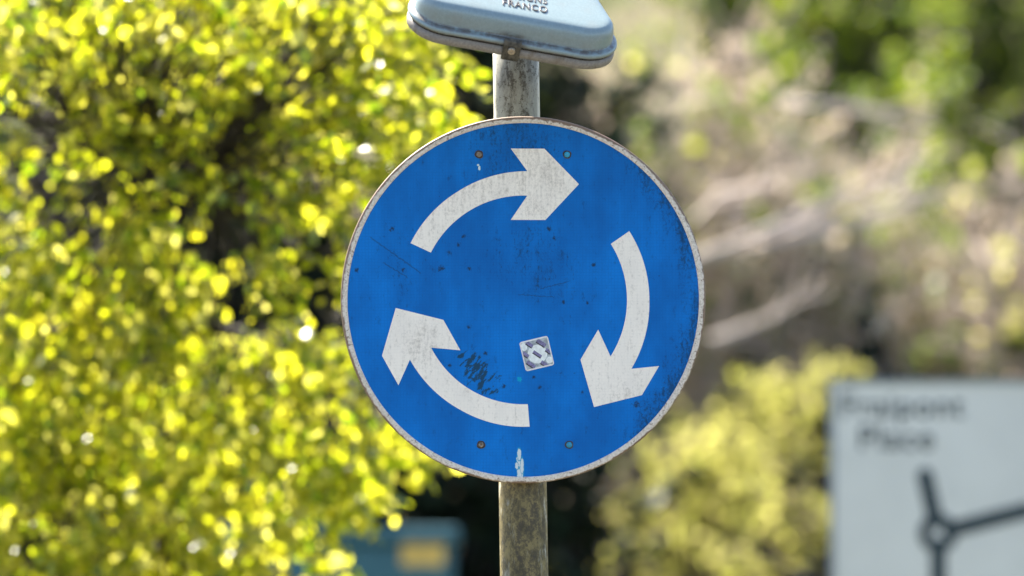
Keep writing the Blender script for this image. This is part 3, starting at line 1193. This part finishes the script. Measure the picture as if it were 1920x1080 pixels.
trunk_pts = [tl, tl + Vector((0.05, 0, 0.9)), tl + Vector((0.02, 0.05, 1.7)), tl + Vector((0.12, 0, 2.4)), tl + Vector((0.1, 0.1, 3.2)), tl + Vector((0.2, 0.05, 3.9))]
limb(trunk_pts, 0.13, 0.05, 0.012)
hub1 = tl + Vector((0.06, 0, 2.2)); hub2 = tl + Vector((0.1, 0.05, 2.9)); hub3 = tl + Vector((0.02, 0.02, 1.5))
limb([hub2, at(-120, 110, 13.5), at(105, 228, 12.7), at(240, 300, 12.45), at(370, 372, 12.5), at(520, 440, 13.1), at(690, 560, 13.0)], 0.030, 0.005, 0.006)
limb([hub2, at_back(-60, 230, 13.8), at_back(60, 330, 13.9), at_back(120, 420, 13.9), at_back(190, 560, 13.8), at_back(300, 720, 13.7), at_back(420, 900, 13.6)], 0.036, 0.006, 0.006)
limb([hub2, at_back(-100, -60, 13.3), at_back(150, 20, 13.1), at_back(400, 60, 12.9), at_back(620, 120, 12.9), at_back(830, 160, 13.0)], 0.028, 0.004, 0.008)
limb([hub2, at_back(-50, -250, 13.6), at_back(250, -200, 13.7), at_back(550, -120, 13.7), at_back(820, -30, 13.6)], 0.028, 0.005, 0.01)
limb([hub1, at_back(-150, 420, 13.1), at_back(80, 480, 12.9), at_back(280, 560, 12.7), at_back(480, 640, 12.6), at_back(650, 740, 12.7), at_back(770, 830, 12.8)], 0.030, 0.004, 0.008)
limb([hub1, at_back(-160, 700, 13.3), at_back(60, 760, 13.1), at_back(260, 830, 12.9), at_back(460, 900, 12.8), at_back(640, 940, 12.9)], 0.026, 0.004, 0.008)
limb([hub3, at_back(-150, 930, 13.0), at_back(0, 930, 12.9), at_back(120, 965, 12.8), at_back(300, 1040, 12.7), at_back(480, 1120, 12.8)], 0.024, 0.004, 0.006)
limb([hub1, at_back(-200, 560, 14.2), at_back(50, 600, 14.3), at_back(300, 700, 14.2), at_back(520, 800, 14.0)], 0.026, 0.005, 0.01)
limb([hub2, at_back(-250, 50, 12.6), at_back(-50, 150, 12.3), at_back(140, 300, 12.3), at_back(260, 480, 12.4)], 0.024, 0.004, 0.008)
limb([hub2, at_back(-500, -400, 13.9), at_back(-200, -550, 14.0), at_back(200, -500, 14.0)], 0.03, 0.006, 0.02)
limb([hub1, at_back(-900, 200, 13.5), at_back(-1200, 300, 13.2), at_back(-1500, 500, 13.0)], 0.034, 0.006, 0.02)
limb([hub2, at_back(-900, -200, 13.9), at_back(-1150, -450, 14.0)], 0.03, 0.006, 0.02)
limb([hub2, at_back(-500, -200, 14.6), at_back(-300, -300, 15.2), at_back(0, -250, 15.5)], 0.03, 0.006, 0.02)
limb([hub1, at_back(-700, 500, 12.7), at_back(-650, 650, 12.1), at_back(-500, 800, 11.8)], 0.026, 0.006, 0.02)
LP = np.concatenate([l_[0] for l_ in limbs[1:]])
tip_pts, lp, ld, ln, lsz = [], [], [], [], []
twigs = []
sd = np.array(sun_dir)


def sprig(P0, n_leaf, size0, droop):
    """a hanging twig with alternate leaves, joined back to the nearest limb"""
    q = LP[np.argmin(((LP - P0) ** 2).sum(1) + rng.uniform(0, 0.03, len(LP)))]
    dr = unit(P0 - q + rng.normal(0, 0.05, 3))
    L = rng.uniform(0.10, 0.20)
    d1 = unit(dr * 0.5 + np.array([0.25, 0, -droop]) + rng.normal(0, 0.35, 3))
    P1 = P0 + d1 * L
    mid = (q + P0) / 2 + np.array([0, 0, 0.03]) + rng.normal(0, 0.015, 3)
    twigs.append((np.array([q, mid, P0, (P0 + P1) / 2 + np.array([0, 0, 0.012]), P1]), np.array([0.0022, 0.0018, 0.0014, 0.001, 0.0007])))
    for k in range(n_leaf):
        t_ = (k + rng.uniform(0, 1)) / n_leaf
        pos = P0 * (1 - t_) + P1 * t_ + np.array([0, 0, 0.024 * t_ * (1 - t_) * 2])
        side = unit(np.cross(d1, rng.normal(0, 1, 3)))
        d = unit(d1 * 0.5 + side * 0.8 + np.array([0, 0, -0.45]) + rng.normal(0, 0.25, 3))
        nm = unit(0.7 * sd + np.array([0, 0.3, 0]) + rng.normal(0, 0.5, 3))
        if rng.uniform() < 0.35:
            nm = unit(np.array([0, 0, 0.8]) + rng.normal(0, 0.6, 3))
        lp.append(pos + d * 0.008)
        ld.append(d); ln.append(nm)
        lsz.append(size0 * rng.choice([rng.uniform(0.4, 0.8), rng.uniform(0.8, 1.35)]))


cnt = 0
while cnt < 1300:                       # the part of the crown that hangs across the view
    px, py = rng.uniform(-80, 940), rng.uniform(-90, 1170)
    if rng.uniform() > tree_density(px, py):
        continue
    d = rng.normal(12.75, 0.24)
    P0 = np.array(at(px, py - 40, d + (py - 540) / 1080 * 0.8))
    sprig(P0, int(rng.integers(9, 16)), 0.0355, 0.55)
    cnt += 1
cnt = 0
while cnt < 520:                        # the rest of the crown, left, above and behind
    v = rng.normal(0, 1, 3)
    v = unit(v) * rng.uniform(0.45, 1.0) ** 0.5
    P0 = np.array([tl.x + 0.2 + v[0] * 1.45, tl.y + v[1] * 1.5, 2.9 + v[2] * 1.35])
    rel = Vector(P0) - cam_loc
    dd = rel.dot(CF)
    px = 960 + rel.dot(CR) / (K * dd)
    py = 540 - rel.dot(CU) / (K * dd)
    if px > -60 and -70 < py < 1150:
        continue
    if px > edge_x(min(max(py, -850), 1900)) - 40:
        continue
    cnt += 1
    if px > -700 and py < 200 and P0[1] > tl.y - 0.15:
        continue
    if px > -800 and P0[2] > 2.5 and P0[1] > tl.y - 0.4 and rng.uniform() > 0.2:
        continue
    sprig(P0, int(rng.integers(8, 14)), 0.042, 0.5)
tw = tubes_mesh('twigs', [((P - np.array(tl)), r_) for P, r_ in limbs[1:]], 8)
link('limbs', tw, M['bark_dark'], troot, True)
tw = tubes_mesh('twigs', [((P - np.array(tl)), r_) for P, r_ in twigs], 4)
link('twigs', tw, M['bark_dark'], troot, True)
tw = tubes_mesh('trunk', [(limbs[0][0] - np.array(tl), limbs[0][1])], 14)
link('trunk', tw, M['bark_dark'], troot, True)
me = leaves_mesh('leaves', np.array(lp) - np.array(tl), ld, ln, lsz)
link('crown', me, M['leaf_spring'], troot)


# ================================================================== SHRUBS AND TREES BEHIND
def shrub(name, label, cat, group, px, d, top_py, halfw, kind, seed, leafy=0, leaf='leaf_yellow', leaf_size=0.05, stems=26, twn=420, twmat='twig', depth=None, thick=1.0, base=None, low=0.25, dry=0, tuft=0.5, green=0):
    """many stemmed shrub rooted on the bank; top_py is where its top shows"""
    r_ = np.random.default_rng(seed)
    top = at(px, top_py, d)
    x0, y0 = top.x, top.y
    zb = base if base is not None else (hill_z(x0, y0) if y0 > 12 else 0.0)
    H = top.z - zb
    ro = empty(name, (x0, y0, zb - 0.05), label, cat, group)
    dp = depth if depth else halfw * 0.8
    paths, ends = [], []
    for i in range(stems):
        a = r_.uniform(0, 2 * np.pi)
        rad_ = np.sqrt(r_.uniform(0, 1))
        tip = np.array([halfw * rad_ * np.cos(a), dp * rad_ * np.sin(a), H * (1 - 0.35 * rad_ ** 2) * r_.uniform(0.72, 1.0)])
        b0 = np.array([tip[0] * 0.18, tip[1] * 0.18, 0])
        m1 = b0 + (tip - b0) * np.array([0.22, 0.22, 0.4]) + r_.normal(0, 0.03, 3)
        m2 = b0 + (tip - b0) * np.array([0.55, 0.55, 0.75]) + r_.normal(0, 0.05, 3)
        P = np.array([b0, m1, m2, tip])
        paths.append((P, np.array([0.016, 0.012, 0.008, 0.003]) * thick))
        ends.append(P)
    tips = []
    for i in range(twn):
        P = ends[r_.integers(len(ends))]
        t_ = r_.uniform(low, 1.0) * 3
        k = min(int(t_), 2)
        q = P[k] + (P[k + 1] - P[k]) * (t_ - k)
        dv = unit(unit(P[k + 1] - P[k]) * 0.7 + r_.normal(0, 0.6, 3) + np.array([0, 0, 0.15]))
        L = r_.uniform(0.18, 0.55) * (H / 3.0) ** 0.5
        e = q + dv * L + np.array([0, 0, -0.06 * L])
        m = (q + e) / 2 + r_.normal(0, 0.025, 3)
        paths.append((np.array([q, m, e]), np.array([0.006, 0.0045, 0.002]) * thick))
        tips.append((q, e, dv))
    link('stems', tubes_mesh('stems', paths, 4), M[twmat], ro, True)

    def foliage(nm_, count, size, mat, spread):
        cl_ = r_.integers(0, len(tips), max(1, int(len(tips) * spread)))
        pos, dr, no, sz = [], [], [], []
        for i in range(count):
            q, e, dv = tips[cl_[r_.integers(len(cl_))]]
            t_ = r_.uniform(0.1, 1.05)
            pos.append(q + (e - q) * t_ + r_.normal(0, 0.02, 3))
            dr.append(dv * 0.4 + r_.normal(0, 0.6, 3) + np.array([0, 0, -0.2]))
            no.append(np.array([0, 0, 0.7]) + r_.normal(0, 0.6, 3))
            sz.append(size * r_.uniform(0.6, 1.3))
        link(nm_, leaves_mesh(nm_, pos, dr, no, sz), M[mat], ro)
    if leafy:
        foliage('foliage', leafy, leaf_size, leaf, tuft)
    if dry:
        foliage('dry_leaves', dry, 0.045, 'leaf_dry', 0.35)
    if green:
        foliage('green_leaves', green, 0.07, 'leaf_green', 0.10)
    return ro


M['leaf_dark'] = leaf_mat('dark_evergreen_leaf', [(0.014, 0.022, 0.016), (0.022, 0.034, 0.020), (0.03, 0.045, 0.02)], [(0.01, 0.02, 0.006)] * 2, 0.2, 0.5, 0.08)
M['leaf_shaded'] = leaf_mat('shade_black_leaf', [(0.006, 0.009, 0.010), (0.010, 0.013, 0.013)], [(0.004, 0.006, 0.004)] * 2, 0.15, 0.6, 0.05)  # leaf colour blackened to stand in for deep shade
M['leaf_yellow'] = leaf_mat('yellow_green_leaf', [(0.12, 0.14, 0.02), (0.17, 0.17, 0.025), (0.21, 0.19, 0.03)], [(0.36, 0.41, 0.06), (0.58, 0.57, 0.13), (0.76, 0.69, 0.26)], 0.6, 0.5, 0.15)
M['leaf_green'] = leaf_mat('mid_green_leaf', [(0.04, 0.07, 0.015), (0.06, 0.10, 0.02), (0.09, 0.13, 0.02)], [(0.10, 0.17, 0.015), (0.18, 0.26, 0.02), (0.36, 0.40, 0.03)], 0.45, 0.5, 0.15)
M['leaf_dry'] = leaf_mat('dry_leaf', [(0.27, 0.22, 0.17), (0.37, 0.31, 0.25), (0.46, 0.385, 0.32)], [(0.34, 0.28, 0.20), (0.46, 0.375, 0.29)], 0.5, 0.6, 0.3)

GD = 'dark evergreen shrubs behind the sign'
shrub('evergreen_shrub', 'dense dark evergreen shrub directly behind the blue sign and its pole', 'shrub', GD, 930, 21.4, -520, 0.48, 0, 21, 12000, 'leaf_dark', 0.075, 22, 900, 'bark_dark', base=0, low=0.05, tuft=1)
shrub('evergreen_shrub', 'dense dark evergreen shrub behind the cabinet and the right edge of the tree', 'shrub', GD, 560, 21.8, -300, 0.55, 0, 22, 11000, 'leaf_dark', 0.08, 24, 1000, 'bark_dark', base=0, low=0.05, tuft=1)
shrub('evergreen_shrub', 'dense dark evergreen shrub behind the middle of the yellow green tree', 'shrub', GD, 150, 21.6, -280, 0.6, 0, 23, 11000, 'leaf_dark', 0.08, 24, 1000, 'bark_dark', base=0, low=0.05, tuft=1)
shrub('evergreen_shrub', 'dense dark evergreen shrub behind the far left of the yellow green tree', 'shrub', GD, -300, 21.8, -300, 0.65, 0, 24, 11000, 'leaf_dark', 0.08, 24, 1000, 'bark_dark', base=0, low=0.05, tuft=1)

shrub('evergreen_shrub', 'low dark evergreen shrub right of the lower pole', 'shrub', GD, 1110, 21.9, 850, 0.19, 0, 25, 5500, 'leaf_shaded', 0.07, 14, 500, 'bark_dark', base=0, low=0.05, tuft=1)

GT = 'bare twiggy shrubs on the bank'
twiggy = [
    (1150, 24.6, -120, 0.55, 'pale twiggy shrub on the bank just right of the lamp', 500, 1200),
    (1330, 25.4, -60, 0.60, 'pale bare shrub on the bank beside the right edge of the sign', 300, 1500),
    (1500, 24.8, 60, 0.55, 'pale bare shrub on the bank in the middle of the right side', 250, 1500),
    (1680, 25.6, 120, 0.60, 'pale bare shrub on the bank above the information panel', 500, 1300),
    (1890, 24.9, 230, 0.60, 'pale bare shrub on the bank at the right edge, above the panel', 300, 1100),
    (1390, 26.2, 430, 0.55, 'low tangled brown shrub between the sign and the panel', 200, 1100),
    (2120, 25.2, 60, 0.65, 'pale bare shrub on the bank beyond the right edge', 400, 1000),
]
for i, (px, d, tp, hw, lb, lf, dr_) in enumerate(twiggy):
    lf, dr_ = int(lf * 1.1), int(dr_ * 1.5)
    shrub('bare_shrub', lb, 'shrub', GT, px, d, tp, hw, 0, 40 + i, lf, 'leaf_yellow', 0.055, 30, 700, 'twig', dry=dr_, tuft=0.10, thick=1.15, green=900)

GY = 'yellow green shrubs low on the bank'
shrub('leafy_shrub', 'bright yellow green shrub at the left edge of the information panel', 'shrub', GY, 1500, 23.3, 640, 0.34, 0, 61, 32000, 'leaf_yellow', 0.024, 30, 800, 'twig_brown', tuft=1, low=.1)
shrub('leafy_shrub', 'broad yellow green shrub at the bottom, between pole and panel', 'shrub', GY, 1410, 23.4, 700, 0.56, 0, 62, 46000, 'leaf_yellow', 0.024, 40, 1200, 'twig_brown', tuft=1, low=.1)

shrub('leafy_shrub', 'low pale yellow green shrub nearest to the lower pole', 'shrub', GY, 1285, 23.2, 800, 0.30, 0, 63, 28000, 'leaf_yellow', 0.024, 30, 900, 'twig_brown', tuft=1, low=.1)

shrub('leafy_shrub', 'pale yellow green shrub against the lower left edge of the information panel', 'shrub', GY, 1480, 22.6, 790, 0.30, 0, 64, 24000, 'leaf_yellow', 0.024, 30, 800, 'twig_brown', tuft=1, low=.1)

GG = 'green leafed trees on the right bank'
shrub('leafy_tree', 'green leafed tree in the upper right corner with bright hanging sprays', 'tree', GG, 1850, 27.5, -330, 0.75, 0, 71, 11000, 'leaf_green', 0.05, 26, 800, 'bark_dark', tuft=.6)
shrub('leafy_tree', 'darker green tree left of the corner tree on the upper right bank', 'tree', GG, 1590, 30.5, -260, 0.60, 0, 72, 6000, 'leaf_green', 0.05, 22, 600, 'bark_dark', tuft=.5)
shrub('leafy_tree', 'green tree high on the bank between the lamp and the corner tree', 'tree', GG, 1430, 31.5, -300, 0.5, 0, 73, 5000, 'leaf_green', 0.05, 22, 600, 'bark_dark', tuft=.5)
shrub('leafy_tree', 'green tree beyond the right edge of the upper bank', 'tree', GG, 2160, 28.0, -300, 0.7, 0, 74, 5000, 'leaf_green', 0.075, 22, 600, 'bark_dark', tuft=.6)

GB = 'low dark shrubs behind the panel'
shrub('dark_shrub', 'low dark rounded shrub showing over the top edge of the panel', 'shrub', GB, 1745, 19.6, 560, 0.27, 0, 81, 11000, 'leaf_shaded', 0.09, 20, 500, 'bark_dark', base=0, low=0.55, tuft=1)
shrub('dark_shrub', 'low dark shrub behind the panel at the right edge of the picture', 'shrub', GB, 1990, 19.8, 590, 0.20, 0, 82, 9000, 'leaf_shaded', 0.09, 20, 500, 'bark_dark', base=0, low=0.55, tuft=1)

# tall spring grass on the bank behind the low shrubs
r_ = np.random.default_rng(77)
gp, gd, gn, gs = [], [], [], []
xa, xb = at(1120, 700, 28).x, at(2300, 700, 28).x
for i in range(12000):
    x_, y_ = r_.uniform(xa, xb), r_.uniform(15.5, 18.6)
    gp.append((x_, y_, hill_z(x_, y_) - 0.02))
    gd.append(np.array([0, -0.1, 1.0]) + r_.normal(0, 0.28, 3))
    gn.append(np.array([0, -1.0, 0.2]) + r_.normal(0, 0.6, 3))
    gs.append(r_.uniform(0.2, 0.5))
tag(link('tall_grass', leaves_mesh('tall_grass', gp, gd, gn, gs, 0.09), M['leaf_yellow']), 'yellow green tall grass growing on the bank', 'grass', kind='stuff')

# pale bare branches leaning through the shrubs
M['pale_wood'] = plain('bleached_wood', (0.47, 0.395, 0.35), 0.85, 0, 0.25, 4)


def bare_branch(px0, py0, d0, px1, py1, d1, n_main, n_fan, label, seed):
    r_ = np.random.default_rng(seed)
    b0, b1 = at(px0, py0, d0), at(px1, py1, d1)
    bo = empty('bare_branch', b0, label, 'branch', 'pale bare branches in the shrubs')
    P1 = np.array(b1 - b0)
    L = np.linalg.norm(P1)
    ax = unit(P1)
    up = unit(np.cross(ax, np.array([0, 1.0, 0])))
    paths = []
    for k in range(n_main):
        w = [r_.normal(0, 0.018, 3) for _ in range(5)]
        off = up * r_.normal(0, 0.012) * L + np.array([0, r_.normal(0, 0.08), 0])
        end = P1 * r_.uniform(0.75, 1.0) + up * r_.normal(0, 0.045) * L
        pts = [off * 0.6 + end * t_ + w[i] for i, t_ in enumerate((0, .25, .5, .75, 1))]
        paths.append((np.array(pts), np.array([0.020, 0.017, 0.014, 0.010, 0.004])))
    for k in range(n_fan):
        t0 = r_.uniform(0.05, 0.8)
        q = P1 * t0 + up * r_.normal(0, 0.02) * L
        dv = unit(ax + up * r_.normal(0.15, 0.5) + np.array([0, r_.normal(0, .3), 0]))
        l_ = r_.uniform(0.25, 0.6) * L * 0.6
        pts = [q, q + dv * l_ * .5 + r_.normal(0, 0.02, 3), q + dv * l_ + np.array([0, 0, 0.03])]
        paths.append((np.array(pts), np.array([0.0075, 0.006, 0.002])))
    link('limbs', tubes_mesh('limbs', paths, 5), M['pale_wood'], bo, True)


bare_branch(1260, 505, 23.0, 1800, 315, 23.3, 3, 22, 'long pale bare branch rising to the right across the middle of the bank', 5)
bare_branch(1300, 395, 23.4, 1560, 300, 23.2, 1, 9, 'thin pale bare branch rising to the right just beside the sign', 6)
bare_branch(1330, 640, 23.2, 1560, 520, 23.5, 1, 8, 'short pale bare branch low between the sign and the panel', 7)
bare_branch(1480, 190, 24.2, 1790, 230, 24.4, 1, 6, 'pale bare branch near the top in front of the green trees', 8)
